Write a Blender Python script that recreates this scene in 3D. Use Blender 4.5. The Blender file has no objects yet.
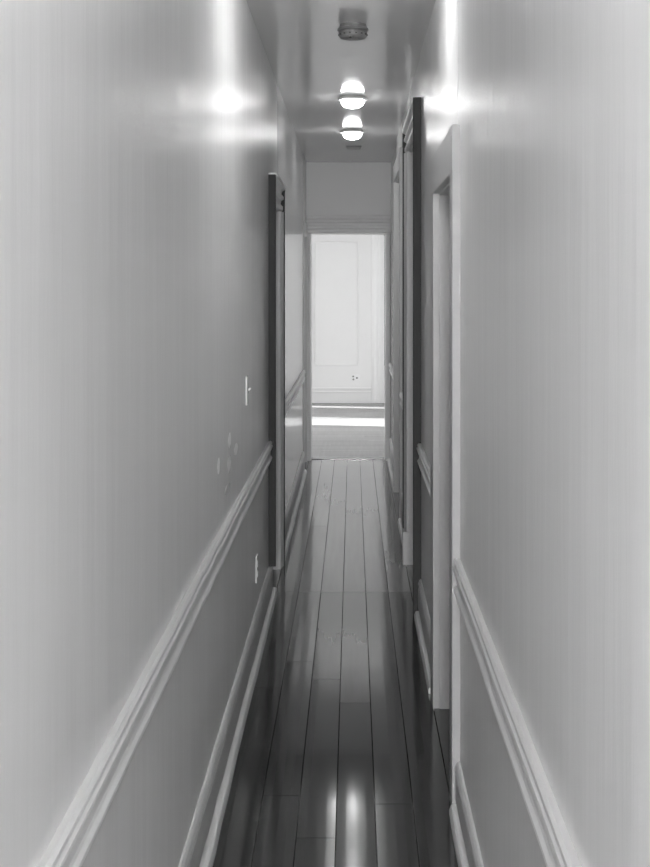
import bpy, bmesh, math, random
from mathutils import Vector
random.seed(7)
S = bpy.context.scene
C = S.collection

# ------------------------------------------------------------------ camera
cam_d = bpy.data.cameras.new('camera'); cam = bpy.data.objects.new('camera', cam_d); C.objects.link(cam)
cam.location = (0, 0, 1.6); cam.rotation_euler = (math.pi/2, 0, 0)
cam_d.sensor_fit = 'VERTICAL'; cam_d.sensor_height = 36; cam_d.lens = 1300/867*36
cam_d.shift_x = -(352.5-325)/867; cam_d.shift_y = -(433.5-287)/867
cam_d.clip_start = 0.05; cam_d.clip_end = 200
S.camera = cam
# ------------------------------------------------------------------ exposure
S.view_settings.view_transform = 'Standard'; S.view_settings.look = 'None'
S.view_settings.gamma = 1; S.view_settings.use_curve_mapping = False
S.view_settings.exposure = 2.2
# ------------------------------------------------------------------ world, sun, daylight at the windows
w = bpy.data.worlds.new('overcast_sky'); S.world = w; w.use_nodes = True
w.node_tree.nodes['Background'].inputs[0].default_value = (.9, .9, .9, 1)
w.node_tree.nodes['Background'].inputs[1].default_value = .5
def light(name, kind, loc, aim, energy, **kw):
    d = bpy.data.lights.new(name, kind); d.energy = energy
    for k, v in kw.items(): setattr(d, k, v)
    o = bpy.data.objects.new(name, d); C.objects.link(o); o.location = loc
    o.rotation_euler = (Vector(aim)-Vector(loc)).to_track_quat('-Z', 'Y').to_euler()
    return o
SUNDIR = Vector((-1, .18, -.80))
light('sun', 'SUN', (6, 13, 6), Vector((6, 13, 6))+SUNDIR, 4, angle=.006)
LAMP_EMIT = 17
light('daylight_back_window', 'AREA', (0, -2.75, 1.55), (0, 0, 1.55), 66, shape='RECTANGLE', size=.6, size_y=1.7)
light('daylight_room_window', 'AREA', (2.0, 15.2, 1.5), (0, 15.6, 1.2), 12.5, shape='RECTANGLE', size=1.0, size_y=1.7)
light('daylight_room_west', 'AREA', (-2.6, 14.6, 1.5), (0, 14.8, 1.2), 10.5, shape='RECTANGLE', size=1.3, size_y=1.6)

# ------------------------------------------------------------------ materials
def mat(name): 
    m = bpy.data.materials.new(name); m.use_nodes = True
    return m, m.node_tree.nodes, m.node_tree.links, m.node_tree.nodes['Principled BSDF']
def g(v): return (v, v, v, 1)
def paint(name, v, rough=.4, spec=.5, var=.03, bump=.05, bscale=(6, 6, 6), aniso=0, wave=0, arot=0.25):
    m, N, L, B = mat(name)
    B.inputs['Roughness'].default_value = rough
    B.inputs['Specular IOR Level'].default_value = spec
    tc = N.new('ShaderNodeTexCoord'); mp = N.new('ShaderNodeMapping'); mp.inputs['Scale'].default_value = bscale
    L.new(tc.outputs['Object'], mp.inputs['Vector'])
    n = N.new('ShaderNodeTexNoise'); n.inputs['Scale'].default_value = 1; n.inputs['Detail'].default_value = 6
    L.new(mp.outputs[0], n.inputs['Vector'])
    r = N.new('ShaderNodeMapRange'); r.inputs[3].default_value = v-var; r.inputs[4].default_value = v+var
    L.new(n.outputs[0], r.inputs[0]); L.new(r.outputs[0], B.inputs['Base Color'])
    b = N.new('ShaderNodeBump'); b.inputs['Strength'].default_value = bump; b.inputs['Distance'].default_value = .02
    L.new(n.outputs[0], b.inputs['Height']); last = b
    n2 = N.new('ShaderNodeTexNoise'); n2.inputs['Scale'].default_value = 260; n2.inputs['Detail'].default_value = 2
    L.new(tc.outputs['Object'], n2.inputs['Vector'])
    b2 = N.new('ShaderNodeBump'); b2.inputs['Strength'].default_value = .12; b2.inputs['Distance'].default_value = .001
    L.new(n2.outputs[0], b2.inputs['Height']); L.new(b.outputs[0], b2.inputs['Normal']); last = b2
    L.new(last.outputs[0], B.inputs['Normal'])
    if aniso:
        B.inputs['Anisotropic'].default_value = aniso; B.inputs['Anisotropic Rotation'].default_value = arot
        t = N.new('ShaderNodeCombineXYZ'); t.inputs[2].default_value = 1
        L.new(t.outputs[0], B.inputs['Tangent'])
    return m
M = {}
M['wall'] = paint('grey_satin_wall_paint', .81, .27, .03, .015, .30, (4.5, 4.5, .4), aniso=.5, arot=0)
M['enamel'] = paint('glossy_grey_wall_enamel', .78, .14, .5, .015, .08, (5, 5, .45))
M['dado'] = paint('grey_lower_wall_paint', .66, .36, .3, .02, .10, (3.2, 3.2, .7))
M['ceil'] = paint('ceiling_paint', .78, .09, .25, .015, .02, (4, 4, 4))
M['trim'] = paint('white_gloss_trim_paint', .84, .30, .5, .03, .12, (30, 8, 8))
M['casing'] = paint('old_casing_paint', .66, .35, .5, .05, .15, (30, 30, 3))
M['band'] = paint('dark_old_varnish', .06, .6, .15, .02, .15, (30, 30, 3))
M['flat'] = paint('flat_board_paint', .80, .40, .5, .01, .03, (8, 8, 2))
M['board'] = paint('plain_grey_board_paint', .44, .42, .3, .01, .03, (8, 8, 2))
M['room'] = paint('far_room_wall_paint', .80, .5, .3, .01, .03)
M['plate'] = paint('white_plastic', .85, .2, .5, .01, .0)
M['spot'] = paint('white_spot', .97, .3, .6, .0, .0)
M['detector'] = paint('aged_plastic', .22, .4, .5, .04, .05, (60, 60, 60))
M['dark'] = paint('dark_slot', .03, .5, .3, .0, .0)
M['metal'] = paint('grey_metal', .35, .3, .8, .02, .02)
def emis(name, s, c=None):
    m, N, L, B = mat(name); B.inputs['Base Color'].default_value = g(.9)
    B.inputs['Emission Color'].default_value = g(1); B.inputs['Emission Strength'].default_value = s
    return m
M['glow'] = emis('lit_lamp_glass', LAMP_EMIT)
M['soft_glow'] = emis('dimmer_lit_lamp_glass', 6)
def pane():
    m, N, L, B = mat('window_glass'); N.remove(B)
    t = N.new('ShaderNodeBsdfTransparent'); gl = N.new('ShaderNodeBsdfGlossy'); gl.inputs['Roughness'].default_value = .02
    mx = N.new('ShaderNodeMixShader'); mx.inputs[0].default_value = .06
    L.new(t.outputs[0], mx.inputs[1]); L.new(gl.outputs[0], mx.inputs[2]); L.new(mx.outputs[0], N['Material Output'].inputs[0])
    return m
M['glass'] = pane()
def wood(name, lo, hi, rough):
    m, N, L, B = mat(name)
    tc = N.new('ShaderNodeTexCoord'); at = N.new('ShaderNodeAttribute'); at.attribute_name = 'tone'; at.attribute_type = 'GEOMETRY'
    mp = N.new('ShaderNodeMapping'); mp.inputs['Scale'].default_value = (38, 1.6, .01); L.new(tc.outputs['Object'], mp.inputs[0])
    n = N.new('ShaderNodeTexNoise'); n.inputs['Scale'].default_value = 1; n.inputs['Detail'].default_value = 3
    L.new(mp.outputs[0], n.inputs['Vector'])
    r = N.new('ShaderNodeMapRange'); r.inputs[3].default_value = lo; r.inputs[4].default_value = hi; L.new(n.outputs[0], r.inputs[0])
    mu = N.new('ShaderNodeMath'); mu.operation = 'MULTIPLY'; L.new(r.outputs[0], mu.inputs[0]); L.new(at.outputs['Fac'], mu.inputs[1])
    L.new(mu.outputs[0], B.inputs['Base Color'])
    n2 = N.new('ShaderNodeTexNoise'); n2.inputs['Scale'].default_value = 2; n2.inputs['Detail'].default_value = 1; L.new(tc.outputs['Object'], n2.inputs['Vector'])
    r2 = N.new('ShaderNodeMapRange'); r2.inputs[1].default_value = .2; r2.inputs[2].default_value = .8
    r2.inputs[3].default_value = rough-.03; r2.inputs[4].default_value = rough+.03; L.new(n2.outputs[0], r2.inputs[0]); L.new(r2.outputs[0], B.inputs['Roughness'])
    mp3 = N.new('ShaderNodeMapping'); mp3.inputs['Scale'].default_value = (14, 5, 1); L.new(tc.outputs['Object'], mp3.inputs[0])
    n3 = N.new('ShaderNodeTexNoise'); n3.inputs['Scale'].default_value = 1; n3.inputs['Detail'].default_value = 4; L.new(mp3.outputs[0], n3.inputs['Vector'])
    b = N.new('ShaderNodeBump'); b.inputs['Strength'].default_value = .015; b.inputs['Distance'].default_value = .01
    L.new(n3.outputs[0], b.inputs['Height']); L.new(b.outputs[0], B.inputs['Normal'])
    B.inputs['Specular IOR Level'].default_value = .95
    return m
M['floor'] = wood('varnished_floorboards', .066, .082, .125)
M['roomfloor'] = wood('far_room_floorboards', .22, .36, .35)

# ------------------------------------------------------------------ mesh helpers
class MB:
    def __init__(s): s.v = []; s.f = []; s.tone = []
    def poly(s, pts, faces, tone=1.0):
        o = len(s.v); s.v += [tuple(p) for p in pts]; s.f += [[i+o for i in f] for f in faces]; s.tone += [tone]*len(faces)
    def box(s, a, b, tone=1.0):
        x0, x1 = sorted((a[0], b[0])); y0, y1 = sorted((a[1], b[1])); z0, z1 = sorted((a[2], b[2]))
        P = [(x0,y0,z0),(x1,y0,z0),(x1,y1,z0),(x0,y1,z0),(x0,y0,z1),(x1,y0,z1),(x1,y1,z1),(x0,y1,z1)]
        s.poly(P, [(0,3,2,1),(4,5,6,7),(0,1,5,4),(1,2,6,5),(2,3,7,6),(3,0,4,7)], tone)
    def sweep(s, rings, tone=1.0):
        n = len(rings[0]); pts = [p for r in rings for p in r]; F = []
        for k in range(len(rings)-1):
            for i in range(n):
                j = (i+1) % n; F.append((k*n+i, k*n+j, (k+1)*n+j, (k+1)*n+i))
        F.append(tuple(range(n))[::-1]); F.append(tuple((len(rings)-1)*n+i for i in range(n)))
        s.poly(pts, F, tone)
    def lathe(s, c, prof, n=40):                 # prof: (radius, z) pairs, open ends closed by tiny radius
        rings = [[(c[0]+r*math.cos(2*math.pi*i/n), c[1]+r*math.sin(2*math.pi*i/n), c[2]+z) for i in range(n)] for r, z in prof]
        s.sweep(rings)
    def build(s, name, m, parent=None, bevel=0, smooth=False, label=None):
        me = bpy.data.meshes.new(name); me.from_pydata(s.v, [], s.f); me.update()
        at = me.attributes.new('tone', 'FLOAT', 'FACE')
        for i, t in enumerate(s.tone): at.data[i].value = t
        bm = bmesh.new(); bm.from_mesh(me); bmesh.ops.recalc_face_normals(bm, faces=bm.faces)
        bm.to_mesh(me); bm.free()
        o = bpy.data.objects.new(name, me); C.objects.link(o); me.materials.append(m)
        if parent: o.parent = parent; o.matrix_parent_inverse = parent.matrix_world.inverted()
        if smooth: 
            for p in me.polygons: p.use_smooth = True
        if bevel:
            b = o.modifiers.new('bevel', 'BEVEL'); b.width = bevel; b.segments = 2; b.limit_method = 'ANGLE'; b.angle_limit = .6
        if label: o['label'] = label
        return o
def struct(o, label=None):
    o['kind'] = 'structure'
    if label: o['label'] = label
    return o
def empty(name, loc):
    o = bpy.data.objects.new(name, None); C.objects.link(o); o.location = loc; o.empty_display_size = .05
    bpy.context.view_layer.update(); return o
def tag(o, label, cat, group=None):
    o['label'] = label; o['category'] = cat
    if group: o['group'] = group
    return o
def vis(x, d): return (x-352.5)*d/1300       # lateral of a photo column at distance d
H = 2.75; T = .14; D = 12.0; DB = -2.6
def fz(y):                                    # the old floor sags gently towards the near end
    def sm(t): t = max(0, min(1, t)); return t*t*(3-2*t)
    return -.024*sm((4.50-y)/.95)

# ------------------------------------------------------------------ setting: floor
SE = [-.60, -.402, -.284, -.166, -.049, .0695, .188, .308, .60]
J = {1: [1.9, 5.19, 6.42, 6.82, 9.0], 2: [3.0, 4.11, 5.55, 6.82, 8.7], 3: [2.1, 3.82, 5.3, 6.82, 10.9], 4: [1.2, 5.0, 6.82, 9.2], 5: [2.4, 4.05, 6.82, 10.2],
     6: [3.1, 6.82, 8.0], 0: [5], 7: [3.3, 6.82]}
fl = MB()
gap = .0010
for k in range(8):
    x0, x1 = SE[k]+gap, SE[k+1]-gap
    js = [DB] + J[k] + [D+.06]
    for a, b in zip(js[:-1], js[1:]):
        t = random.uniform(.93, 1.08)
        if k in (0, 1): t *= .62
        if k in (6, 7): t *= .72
        ys = [a+.0016]; q = math.ceil(a/.05)*.05
        while q < b-.002:
            if q > a+.003 and (2.9 < q < 5.0 or round(q*20) % 3 == 0): ys.append(q)
            q += .05
        ys.append(b-.0016)
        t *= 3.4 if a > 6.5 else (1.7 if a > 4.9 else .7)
        rings = []
        for y in ys:
            z = fz(y); e = .0014
            tt = 1
            xs = [(x0, -.03), (x0, -e), (x0+e, 0)] + [(x0+(x1-x0)*u, .0006*math.sin(math.pi*u)) for u in (.25, .5, .75)] + [(x1-e, 0), (x1, -e), (x1, -.03)]
            rings.append([(x, y, z+dz) for x, dz in xs])
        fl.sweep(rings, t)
fl.box((-.6, DB, -.08), (.6, D+.06, -.058), .2)
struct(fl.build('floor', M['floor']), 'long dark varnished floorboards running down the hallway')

# ------------------------------------------------------------------ walls
ZB = -.08
RAILZ = .80
def wallseg(mbU, side, y0, y1, lat, z0=ZB, z1=H+.02):
    mbU.box((side*lat, y0, z0), (side*(lat+T), y1, z1))
LL = [(DB, 6.70, .426), (7.36, 11.32, .427), (11.88, D, .427)]
lop = [(6.70, 7.36, .427, 2.03), (11.32, 11.88, .427, 2.06)]
wl = MB()
for y0, y1, l in LL[:1]: wallseg(wl, -1, y0, y1, l)
wl2 = MB()
for y0, y1, l in LL[1:]: wallseg(wl2, -1, y0, y1, l)
struct(wl2.build('wall_left', M['enamel']), 'glossier far stretch of the left wall')
for y0, y1, l, z in lop: wallseg(wl, -1, y0, y1, l, z)
wlo = struct(wl.build('wall_left', M['wall']), 'satin grey left wall of the hallway')
RL = [(DB, 4.09, .330), (4.94, 6.42, .333), (7.50, 8.95, .340), (10.12, D, .355)]
rop = [(4.09, 4.94, .329, 1.95), (6.42, 7.50, .338, 2.38), (8.95, 10.12, .342, 2.42)]
wr = MB()
for y0, y1, l in RL[:2]: wallseg(wr, 1, y0, y1, l)
wr2 = MB()
for y0, y1, l in RL[2:]: wallseg(wr2, 1, y0, y1, l)
struct(wr2.build('wall_right', M['enamel']), 'glossier far stretch of the right wall')
for y0, y1, l, z in rop: wallseg(wr, 1, y0, y1, l, z)
wro = struct(wr.build('wall_right', M['wall']), 'satin grey right wall of the hallway')
# end wall with doorway
we = MB(); ex0, ex1, ez = -.388, .308, 2.098
for a, b in (((-.57, D, ZB), (ex0, D+.14, H)), ((ex1, D, ZB), (.50, D+.14, H)), ((ex0, D, ez), (ex1, D+.14, H))): we.box(a, b)
struct(we.build('wall_end', M['flat']), 'grey wall above the doorway at the end of the hallway')
cl = MB(); cl.box((-.6, DB, H), (.6, D+.14, H+.1))
struct(cl.build('ceiling', M['ceil']), 'glossy hallway ceiling')
# back wall with window behind the camera
wb = MB()
for a, b in (((-.6, DB-.14, ZB), (-.33, DB, H)), ((.28, DB-.14, ZB), (.5, DB, H)), ((-.33, DB-.14, ZB), (.28, DB, .7)), ((-.33, DB-.14, 2.4), (.28, DB, H))): wb.box(a, b)
struct(wb.build('wall_back', M['wall']))
wf = empty('window_1', (0, DB-.1, .7)); struct(wf)
f = MB(); 
for a, b in (((-.33, DB-.12, .7), (-.29, DB-.05, 2.4)), ((.24, DB-.12, .7), (.28, DB-.05, 2.4)), ((-.29, DB-.12, .7), (.24, DB-.05, .74)), ((-.29, DB-.12, 2.36), (.24, DB-.05, 2.4)), ((-.29, DB-.11, 1.53), (.24, DB-.06, 1.57))): f.box(a, b)
f.build('window_frame', M['trim'], wf)
f = MB(); f.box((-.29, DB-.092, .74), (.24, DB-.088, 1.53)); f.box((-.29, DB-.092, 1.57), (.24, DB-.088, 2.36)); f.build('glass_pane', M['glass'], wf)

# ------------------------------------------------------------------ chair rails, baseboards
RP = [(0, .120), (.013, .122), (.019, .117), (.020, .110), (.0165, .108), (.0165, .104), (.022, .101), (.023, .094), (.019, .086),
      (.0125, .072), (.0105, .052), (.013, .046), (.019, .040), (.0195, .034), (.015, .022), (.007, .016), (.006, .008), (.002, .001), (0, 0)]
BP = [(0, .180), (.005, .180), (.010, .172), (.014, .160), (.010, .150), (.012, .146), (.015, .140), (.015, .045), (0, .045)]
QP = [(0, .030)] + [(.015+.019*math.sin(a), .030-.0+.012*(math.cos(a))-.012+0) for a in (0, .4, .8)] + [(.034, .012), (.034, -.04), (0, -.04)]
def run(mb, prof, side, lat, y0, y1, z, scale=1.0, follow=False, wob=.0012):
    n = max(2, int((y1-y0)/.18)); rings = []
    rnd = random.Random(int((y0+lat)*1000))
    for i in range(n+1):
        y = y0+(y1-y0)*i/n
        dp = rnd.uniform(-wob, wob) if 0 < i < n else 0
        dz = rnd.uniform(-wob, wob)*1.5
        zz = z+(fz(y) if follow else 0)+dz
        rings.append([(side*(lat-(p+(dp if p > .002 else 0))), y, zz+h*scale) for p, h in prof])
    mb.sweep(rings)
def rail(side, lat, y0, y1, ztop, name, label, h=.12):
    mb = MB(); run(mb, RP, side, lat, y0, y1, ztop-h, h/.12)
    return struct(mb.build(name, M['trim']), label)
nl = 0
rails = [(-1, .426, DB, 6.585, .819, .118, 'long white chair rail along the left wall nearest the viewer'),
         (-1, .427, 7.485, 11.22, .885, .10, 'short white chair rail on the left wall beyond the dark casing'),
         (1, .330, DB, 3.985, .766, .134, 'white chair rail on the right wall nearest the viewer'),
         (1, .333, 5.115, 6.295, .84, .12, 'chair rail stub between the two nearer doors on the right'),
         (1, .340, 7.62, 8.84, .89, .11, 'chair rail stub between the tall doors on the right'),
         (1, .355, 10.25, 11.97, .905, .10, 'bright chair rail stub beside the end doorway')]
for i, (s, l, y0, y1, z, h, lab) in enumerate(rails): rail(s, l, y0, y1, z, 'trim_%d' % (i+1), lab, h)
bl = MB()
for l, y0, y1, z in ((.426, DB, 6.80, 0), (.427, 7.485, 11.2, 0)):
    run(bl, BP, -1, l, y0, y1 if y1 > 7 else 6.695, 0)
struct(bl.build('baseboard_left', M['dado']), 'painted baseboard along the left wall')
q = MB(); run(q, QP, -1, .426, DB, 6.80, 0, follow=True); run(q, QP, -1, .427, 7.485, 11.2, 0, follow=True)
struct(q.build('trim_7', M['trim']), 'white quarter round at the foot of the left wall')
# cap bead of the baseboards is painted white
CP = [(0, .184), (.006, .184), (.012, .176), (.016, .162), (.012, .156), (0, .156)]
q = MB(); run(q, CP, -1, .426, DB, 6.695, 0); run(q, CP, -1, .427, 7.485, 11.2, 0)
struct(q.build('trim_8', M['trim']), 'white cap moulding on the left baseboard')
br = MB(); q = MB(); c = MB()
for l, y0, y1, s in ((.330, DB, 3.985, .78), (.333, 5.115, 6.295, 1), (.340, 7.62, 8.84, 1.1), (.355, 10.25, 11.97, 1.15)):
    run(br, BP, 1, l, y0, y1, 0, s); run(q, QP, 1, l, y0, y1, 0, follow=True); run(c, CP, 1, l, y0, y1, 0, s)
struct(br.build('baseboard_right', M['dado']), 'painted baseboard along the right wall')
struct(q.build('trim_9', M['trim']), 'white quarter round at the foot of the right wall')
struct(c.build('trim_10', M['trim']), 'white cap moulding on the right baseboard')

# ------------------------------------------------------------------ doorways
# casing profile across its width: (t from the opening outwards, protrusion)
MOULD = [(0, .020), (.06, .027), (.16, .027), (.20, .021), (.50, .028), (.66, .032), (.72, .036), (.84, .036)]
HMOULD = [(0, .020), (.06, .032), (.20, .032), (.26, .018), (.42, .022), (.48, .036), (.58, .036), (.64, .022), (.76, .026), (.84, .044), (.97, .048), (1, .040)]
BAND = [(.82, .036), (.84, .042), (.96, .043), (1, .038)]
FLAT = [(0, .028), (.02, .030), (.98, .030), (1, .028)]
def leg(name, side, lat, yi, yo, z0, z1, prof, m, parent, label=None, k=1):
    mb = MB(); rings = []
    for z in (z0, z1):
        ring = [(side*(lat-p*k), yi+(yo-yi)*t, z) for t, p in prof] + [(side*(lat+.01), yo, z), (side*(lat+.01), yi, z)]
        rings.append(ring)
    mb.sweep(rings); o = mb.build(name, m, parent, bevel=.0015, label=label)
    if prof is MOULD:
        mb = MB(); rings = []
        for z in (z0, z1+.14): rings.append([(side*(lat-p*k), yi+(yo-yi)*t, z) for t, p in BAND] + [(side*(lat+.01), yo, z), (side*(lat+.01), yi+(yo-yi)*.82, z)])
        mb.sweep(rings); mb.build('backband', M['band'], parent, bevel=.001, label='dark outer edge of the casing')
    return o
def header(side, lat, y0, y1, zi, zo, prof, m, parent, k=1):
    mb = MB(); rings = []
    for y in (y0+.022, y1-.022) if prof is MOULD else (y0, y1):
        rings.append([(side*(lat-p*k), y, zi+(zo-zi)*t) for t, p in (HMOULD if prof is MOULD else prof)] + [(side*(lat+.01), y, zo), (side*(lat+.01), y, zi)])
    mb.sweep(rings); return mb.build('header_casing', M['flat'] if prof is MOULD else m, parent, bevel=.0015)
def doorway(n, side, lat, y0, y1, w, zo, ztop, prof, m, label, leaf=.42, plinth=True, jm=None, wo=None, k=1, transom=None):
    """y0..y1 outer edges of the casing, w casing width, zo opening height, ztop casing top"""
    wo = wo or w
    e = empty('door_%d' % n, (side*lat, (y0+y1)/2, 0)); struct(e, label)
    z0 = .19 if plinth else -.01
    leg('side_casing', side, lat, y0+w, y0, .185 if n == 1 else -.01, zo, prof, m, e, k=k)
    leg('side_casing', side, lat, y1-wo, y1, z0, zo, prof, m, e, k=k)
    header(side, lat, y0, y1, zo, ztop, prof, m, e, k)
    if plinth:
        for a, b in ((y1-wo-.004, y1+.004),):
            mb = MB(); mb.box((side*(lat-.046), a, -.01), (side*(lat+.01), b, .19)); mb.build('plinth_block', m, e, bevel=.003)
    # jamb lining
    a, b = y0+w, y1-wo
    jb = MB(); jm = jm or m
    jb.box((side*(lat-.004), a-.012, -.03), (side*(lat+T+.02), a+.006, zo)); jb.box((side*(lat-.004), b-.006, -.03), (side*(lat+T+.02), b+.012, zo))
    jb.box((side*(lat-.004), a-.012, zo-.008), (side*(lat+T+.02), b+.012, zo+.012))
    jb.build('jamb', jm, e, bevel=.001)
    # door leaf, panelled
    d = MB(); L0 = leaf; L1 = leaf+.035; ya, yb = a+.01, b-.01; zt = transom or zo-.012
    st = .09; rows = [(.22, .85), (.98, zt-.12)]
    d.box((side*(L0+.012), ya+.01, .01), (side*(L1-.005), yb-.01, zt))
    d.box((side*L0, ya, .006), (side*L1, ya+st, zt)); d.box((side*L0, yb-st, .006), (side*L1, yb, zt))
    zs = [.006]+[v for r in rows for v in r]+[zt]
    for i in range(0, len(zs), 2): d.box((side*L0, ya+st, zs[i]), (side*L1, yb-st, zs[i+1]))
    lf = d.build('door_leaf', M['flat'], e, bevel=.002)
    kb = MB(); yk = yb-.045; pts = [(.001, 0), (.010, 0), (.010, .02), (.024, .03), (.027, .042), (.020, .052), (.001, .055)]
    rings = [[(side*(L0-h), yk+r*math.cos(2*math.pi*i/20), .95+r*math.sin(2*math.pi*i/20)) for i in range(20)] for r, h in pts]
    kb.sweep(rings)
    if n != 2: kb.build('door_knob', M['metal'], lf, smooth=True)
    if transom:
        tb = MB(); tb.box((side*(L0-.01), a, transom), (side*(L1+.01), b, transom+.06)); tb.build('transom_bar', m, e, bevel=.003)
        tb = MB(); tb.box((side*(L0+.015), a+.006, transom+.06), (side*(L0+.02), b-.006, zo-.01)); tb.build('transom_pane', M['glass'], e)
        tb = MB(); tb.box((side*(L0+.03), a+.006, transom+.06), (side*(L0+.04), b-.006, zo-.01)); tb.build('transom_backing', M['flat'], e)
    return e
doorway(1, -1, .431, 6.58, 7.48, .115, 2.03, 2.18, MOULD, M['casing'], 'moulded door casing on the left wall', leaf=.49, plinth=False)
doorway(2, -1, .427, 11.22, 11.97, .09, 2.06, 2.17, FLAT, M['casing'], 'narrow door in the left wall just before the end doorway', leaf=.46, plinth=False, k=.4)
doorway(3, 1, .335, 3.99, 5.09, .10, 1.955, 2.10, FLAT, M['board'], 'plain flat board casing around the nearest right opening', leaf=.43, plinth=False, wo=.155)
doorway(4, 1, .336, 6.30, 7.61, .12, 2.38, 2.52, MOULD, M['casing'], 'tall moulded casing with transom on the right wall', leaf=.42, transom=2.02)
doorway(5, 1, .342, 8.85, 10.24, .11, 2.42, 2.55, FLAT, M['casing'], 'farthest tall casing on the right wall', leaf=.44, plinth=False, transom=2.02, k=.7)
# end doorway casing, facing the viewer
e = empty('door_6', (-.05, D, 0)); struct(e, 'open doorway at the end of the hallway')
def leg_e(xi, xo, z0, z1, nm='side_casing'):
    mb = MB(); rings = []
    for z in (z0, z1):
        rings.append([(xi+(xo-xi)*t, D-p*.8, z) for t, p in MOULD] + [(xo, D+.01, z), (xi, D+.01, z)])
    mb.sweep(rings); mb.build(nm, M['flat'], e, bevel=.001)
leg_e(ex0, -.4265, .19, ez); leg_e(ex1, .3545, .19, ez)
mb = MB(); rings = []
for x in (-.4265, .3545): rings.append([(x, D-p*.8, ez+.16*t) for t, p in HMOULD] + [(x, D+.01, ez+.16), (x, D+.01, ez)])
mb.sweep(rings); mb.build('header_casing', M['flat'], e, bevel=.001)
for a, b in ((-.4265, ex0+.002), (ex1-.002, .3545)):
    mb = MB(); mb.box((a, D-.04, 0), (b, D+.01, .19)); mb.build('plinth_block', M['flat'], e, bevel=.003)
mb = MB(); mb.box((ex0-.01, D-.006, 0), (ex0+.008, D+.155, ez)); mb.box((ex1-.008, D-.006, 0), (ex1+.01, D+.155, ez)); mb.box((ex0, D-.006, ez-.008), (ex1, D+.155, ez+.01))
mb.build('jamb', M['trim'], e, bevel=.001)
mb = MB(); mb.box((ex0, D+.05, -.03), (ex1, D+.17, .006)); mb.build('threshold', M['floor'], e, bevel=.003)

# ------------------------------------------------------------------ the bright room beyond
F = 17.92; RX = 1.75
fr = MB(); y = D+.15; rr = random.Random(3)
while y < F+.1:
    x = -2.4+rr.uniform(0, .5)*0; xs = [-2.4, rr.uniform(-1.5, -.2), rr.uniform(.1, 1.6), RX+.15]
    for a, b in zip(xs[:-1], xs[1:]): fr.box((a+.001, y+.001, -.03), (b-.001, y+.089, 0), rr.uniform(.8, 1.15))
    y += .09
struct(fr.build('floor_far_room', M['roomfloor'])); bpy.data.objects['floor_far_room'].name = 'floor.001'
fw = MB(); fw.box((-2.55, F, -.05), (RX+.15, F+.14, H)); struct(fw.build('wall_far', M['room']), 'bright white panelled wall of the room beyond')
fc = MB(); fc.box((-2.55, D+.14, H), (RX+.15, F+.14, H+.1)); struct(fc.build('ceiling', M['room']))
fs = MB(); fs.box((-2.55, D+.02, -.05), (-.57, D+.14, H)); fs.box((.50, D+.02, -.05), (RX+.15, D+.14, H)); struct(fs.build('wall_near_far_room', M['room'])); bpy.data.objects['wall_near_far_room'].name = 'wall_front'
def window_wall(name, x0, x1, wins, n0):
    mb = MB(); z0, z1 = .45, 2.35; y = D+.14
    for a, b in wins:
        mb.box((x0, y, -.05), (x1, a, H)); mb.box((x0, a, -.05), (x1, b, z0)); mb.box((x0, a, z1), (x1, b, H)); y = b
    mb.box((x0, y, -.05), (x1, F, H)); struct(mb.build(name, M['room']))
    xm = (x0+x1)/2
    for i, (a, b) in enumerate(wins):
        e = empty('window_%d' % (n0+i), (xm, (a+b)/2, z0)); struct(e)
        f = MB(); t = .04 if b-a > .5 else .015
        f.box((xm-.03, a, z0), (xm+.03, a+t, z1)); f.box((xm-.03, b-t, z0), (xm+.03, b, z1)); f.box((xm-.03, a+t, z0), (xm+.03, b-t, z0+t)); f.box((xm-.03, a+t, z1-t), (xm+.03, b-t, z1))
        f.build('window_frame', M['trim'], e)
        f = MB(); f.box((xm-.002, a+t, z0+t), (xm+.002, b-t, z1-t)); f.build('glass_pane', M['glass'], e)
window_wall('wall_east', RX, RX+.14, [(14.62, 15.62), (16.84, 17.08)], 2)
window_wall('wall_west', -2.5, -2.36, [(13.9, 15.3)], 4)
# far wall panel moulding, base, side casing
def vline(mb, x0, x1, z0, z1, p=.02): mb.box((x0, F-p, z0), (x1, F+.002, z1))
pm = MB(); px0, px1, pz0, pz1 = vis(314, F), vis(358.5, F), .525, 2.215
for a, b, c_, d_ in ((px0, px1, pz0-.012, pz0+.012), (px0, px1, pz1-.012, pz1+.012), (px0, px0+.022, pz0, pz1), (px1-.022, px1, pz0, pz1)): vline(pm, a, b, c_, d_, .014)
struct(pm.build('trim_11', M['room'], bevel=.005), 'thin rectangular panel moulding on the far room wall')
ct = MB(); 
for a, b, p in ((371.8, 373.3, .014), (373.3, 377.2, .022), (377.2, 379.6, .045), (379.6, 382.6, .03), (382.6, 384.2, .05)): vline(ct, vis(a, F), vis(b, F), 0, 2.45, p)
struct(ct.build('trim_12', M['trim'], bevel=.004), 'white vertical window trim at the right of the far room wall')
fb = MB(); xb = vis(371.6, F)
fb.box((-2.36, F-.018, 0), (xb, F+.002, .14)); fb.box((-2.36, F-.03, .145), (xb, F+.002, .165)); fb.box((-2.36, F-.035, .19), (xb, F+.002, .212)); fb.box((-2.36, F-.02, .135), (xb, F+.002, .20))
struct(fb.build('baseboard_far', M['room'], bevel=.004), 'tall moulded baseboard of the far room')
gp = MB(); gp.box((vis(384.2, F), F-.012, .52), (vis(386.5, F), F+.002, 2.5)); struct(gp.build('trim_13', M['dark']), 'dark upright strip beside the far room trim')

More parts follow.
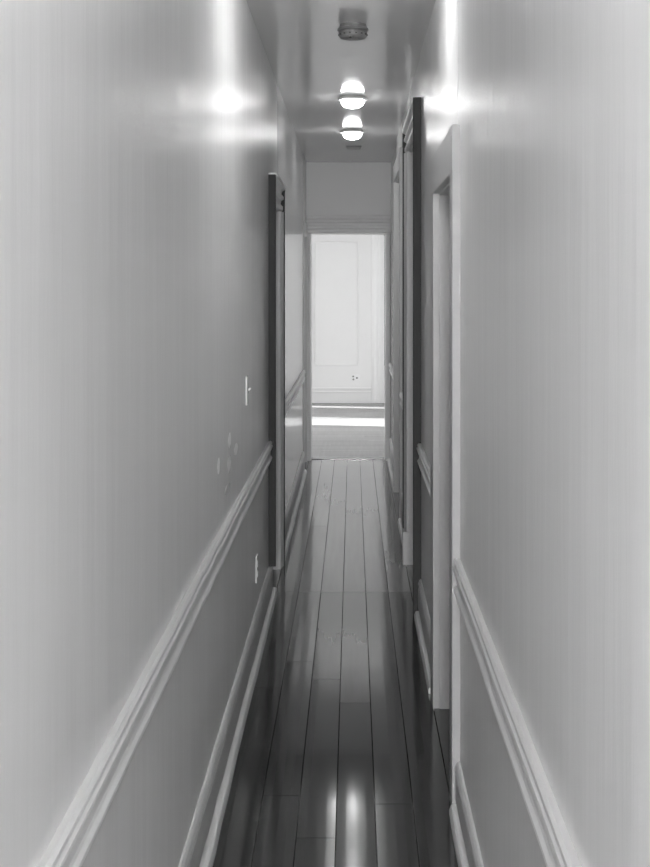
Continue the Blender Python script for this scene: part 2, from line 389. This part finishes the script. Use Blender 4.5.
# ------------------------------------------------------------------ things
def ceiling_lamp(y, label):
    e = empty('ceiling_lamp', (vis(352.5 if y < 9 else 352.3, y), y, H)); tag(e, label, 'ceiling light', 'flush ceiling lights down the hallway')
    x = e.location.x
    m = MB(); m.lathe((x, y, H), [(.001, 0), (.074, 0), (.082, -.006), (.090, -.012), (.091, -.017), (.086, -.022), (.066, -.025), (.001, -.025)]); m.build('mounting_ring', M['plate'], e, smooth=False)
    m = MB(); pr = [(.001, -.026), (.060, -.026)] + [(.070*math.cos(a)**.8, -.028-.042*math.sin(a)) for a in [i*math.pi/2/12 for i in range(12)]] + [(.001, -.0702)]
    m.lathe((x, y, H), pr); m.build('glass_bowl', M['glow'] if 3 < y < 6 else M['soft_glow'], e, smooth=True)
    return e
ceiling_lamp(.85, 'added unseen flush ceiling lamp overhead that lights the near walls')  # added lamp out of view, put in to brighten the near walls
ceiling_lamp(4.35, 'round flush ceiling lamp level with the plain flat right doorway casing')
ceiling_lamp(7.86, 'nearer, larger lit round flush ceiling lamp in the hallway')
ceiling_lamp(9.53, 'farther, smaller lit round flush ceiling lamp close to the end doorway')
sx, sy = vis(353, 5.70), 5.70
e = tag(empty('smoke_detector', (sx, sy, H)), 'dark round smoke detector on the ceiling nearest the viewer', 'smoke detector')
m = MB(); m.lathe((sx, sy, H), [(.001, 0), (.058, 0), (.060, -.014), (.068, -.018), (.069, -.026), (.060, -.030), (.001, -.030)]); m.build('mounting_base', M['detector'], e)
m = MB(); m.lathe((sx, sy, H), [(.001, -.028), (.056, -.028), (.056, -.034), (.061, -.036), (.061, -.052), (.054, -.060), (.030, -.066), (.001, -.067)]); cv = m.build('cover', M['detector'], e)
m = MB()
for i in range(14):
    a = 2*math.pi*i/14; cx, cy = sx+.0605*math.cos(a), sy+.0605*math.sin(a)
    m.box((cx-.004, cy-.004, H-.049), (cx+.004, cy+.004, H-.043))
m.build('vent_slots', M['dark'], cv)
m = MB(); m.lathe((sx-.012, sy-.045, H), [(.001, -.058), (.006, -.058), (.005, -.067), (.001, -.067)], 12); m.build('test_button', M['dark'], cv)
vx, vy = vis(353.7, 10.7), 10.7
e = tag(empty('ceiling_vent', (vx, vy, H)), 'small rectangular grey vent on the ceiling behind the farther lamp', 'vent')
m = MB(); m.box((vx-.062, vy-.09, H-.008), (vx+.062, vy+.09, H)); m.build('frame', M['detector'], e, bevel=.002)
m = MB()
for i in range(7): m.box((vx-.052, vy-.075+i*.023, H-.0125), (vx+.052, vy-.062+i*.023, H-.007))
m.build('louvres', M['metal'], e)

def plate(name, side, lat, y, z, label, cat, kind):
    e = tag(empty(name, (side*lat, y, z)), label, cat)
    m = MB(); m.box((side*(lat-.006), y-.036, z-.058), (side*(lat+.001), y+.036, z+.058)); m.build('cover_plate', M['plate'], e, bevel=.003)
    if kind == 'switch':
        m = MB(); m.box((side*(lat-.008), y-.006, z-.013), (side*(lat-.005), y+.006, z+.013)); m.build('toggle_slot', M['dark'], e)
        m = MB(); s = side
        m.poly([(s*(lat-.006), y-.004, z-.004), (s*(lat-.006), y+.004, z-.004), (s*(lat-.006), y+.004, z+.006), (s*(lat-.006), y-.004, z+.006),
                (s*(lat-.018), y-.003, z+.006), (s*(lat-.018), y+.003, z+.006), (s*(lat-.018), y+.003, z+.011), (s*(lat-.018), y-.003, z+.011)],
               [(0,1,2,3),(4,5,6,7),(0,1,5,4),(1,2,6,5),(2,3,7,6),(3,0,4,7)]); m.build('toggle', M['plate'], e)
    else:
        for dz in (.022, -.022):
            m = MB(); m.box((side*(lat-.009), y-.014, z+dz-.014), (side*(lat-.004), y+.014, z+dz+.014)); r = m.build('socket', M['plate'], e, bevel=.003)
            m = MB()
            for dy in (-.006, .006): m.box((side*(lat-.0096), y+dy-.0015, z+dz-.005), (side*(lat-.0088), y+dy+.0015, z+dz+.005))
            m.build('slots', M['dark'], r)
    return e
plate('light_switch', -1, .426, 5.22, 1.185, 'white toggle light switch plate on the left wall above the chair rail', 'light switch', 'switch')
plate('wall_outlet', -1, .426, 5.75, .355, 'electrical outlet on the left wall below the chair rail', 'outlet', 'outlet')
# far room outlet
ox, oz = vis(356, F), .345
e = tag(empty('wall_outlet', (ox, F, oz)), 'small outlet on the bright far room wall above the baseboard', 'outlet')
m = MB(); m.box((ox-.058, F-.007, oz-.04), (ox+.050, F+.001, oz+.045)); m.build('cover_plate', M['plate'], e, bevel=.003)
for dx, dz in ((-.038, .022), (-.036, -.018), (.012, .002)):
    m = MB(); rings = [[(ox+dx+.014*math.cos(2*math.pi*i/16), F-yy, oz+dz+.013*math.sin(2*math.pi*i/16)) for i in range(16)] for yy in (.006, .010)]
    m.sweep(rings); m.build('socket', M['detector'], e)
# small patches whiter than the left wall around them, a chip in the rail
def patch(px, py, w, h, n):
    d = .426*1300/(352.5-px); y = d; z = 1.6-(py-287)*d/1300
    dw = w*d*d/(1300*.426)/2; dh = h*d/1300/2; m = MB(); rings = []
    for p, s in ((.0, 1), (.0012, .93), (.0016, .6)):
        rr = random.Random(n); rings.append([(-(.426-p), y+dw*s*math.cos(a)*rr.uniform(.85, 1.1), z+dh*s*math.sin(a)*rr.uniform(.85, 1.1)) for a in [2*math.pi*i/18 for i in range(18)]])
    m.sweep(rings); return m.build('white_patch', M['spot'], wlo, label='small white patch')
for i, a in enumerate(((236, 449, 3.5, 12), (218.5, 466, 2.5, 18), (229, 464, 3.5, 17), (227.5, 489, 5, 10), (229.5, 440, 2.5, 16))): patch(*a, i)
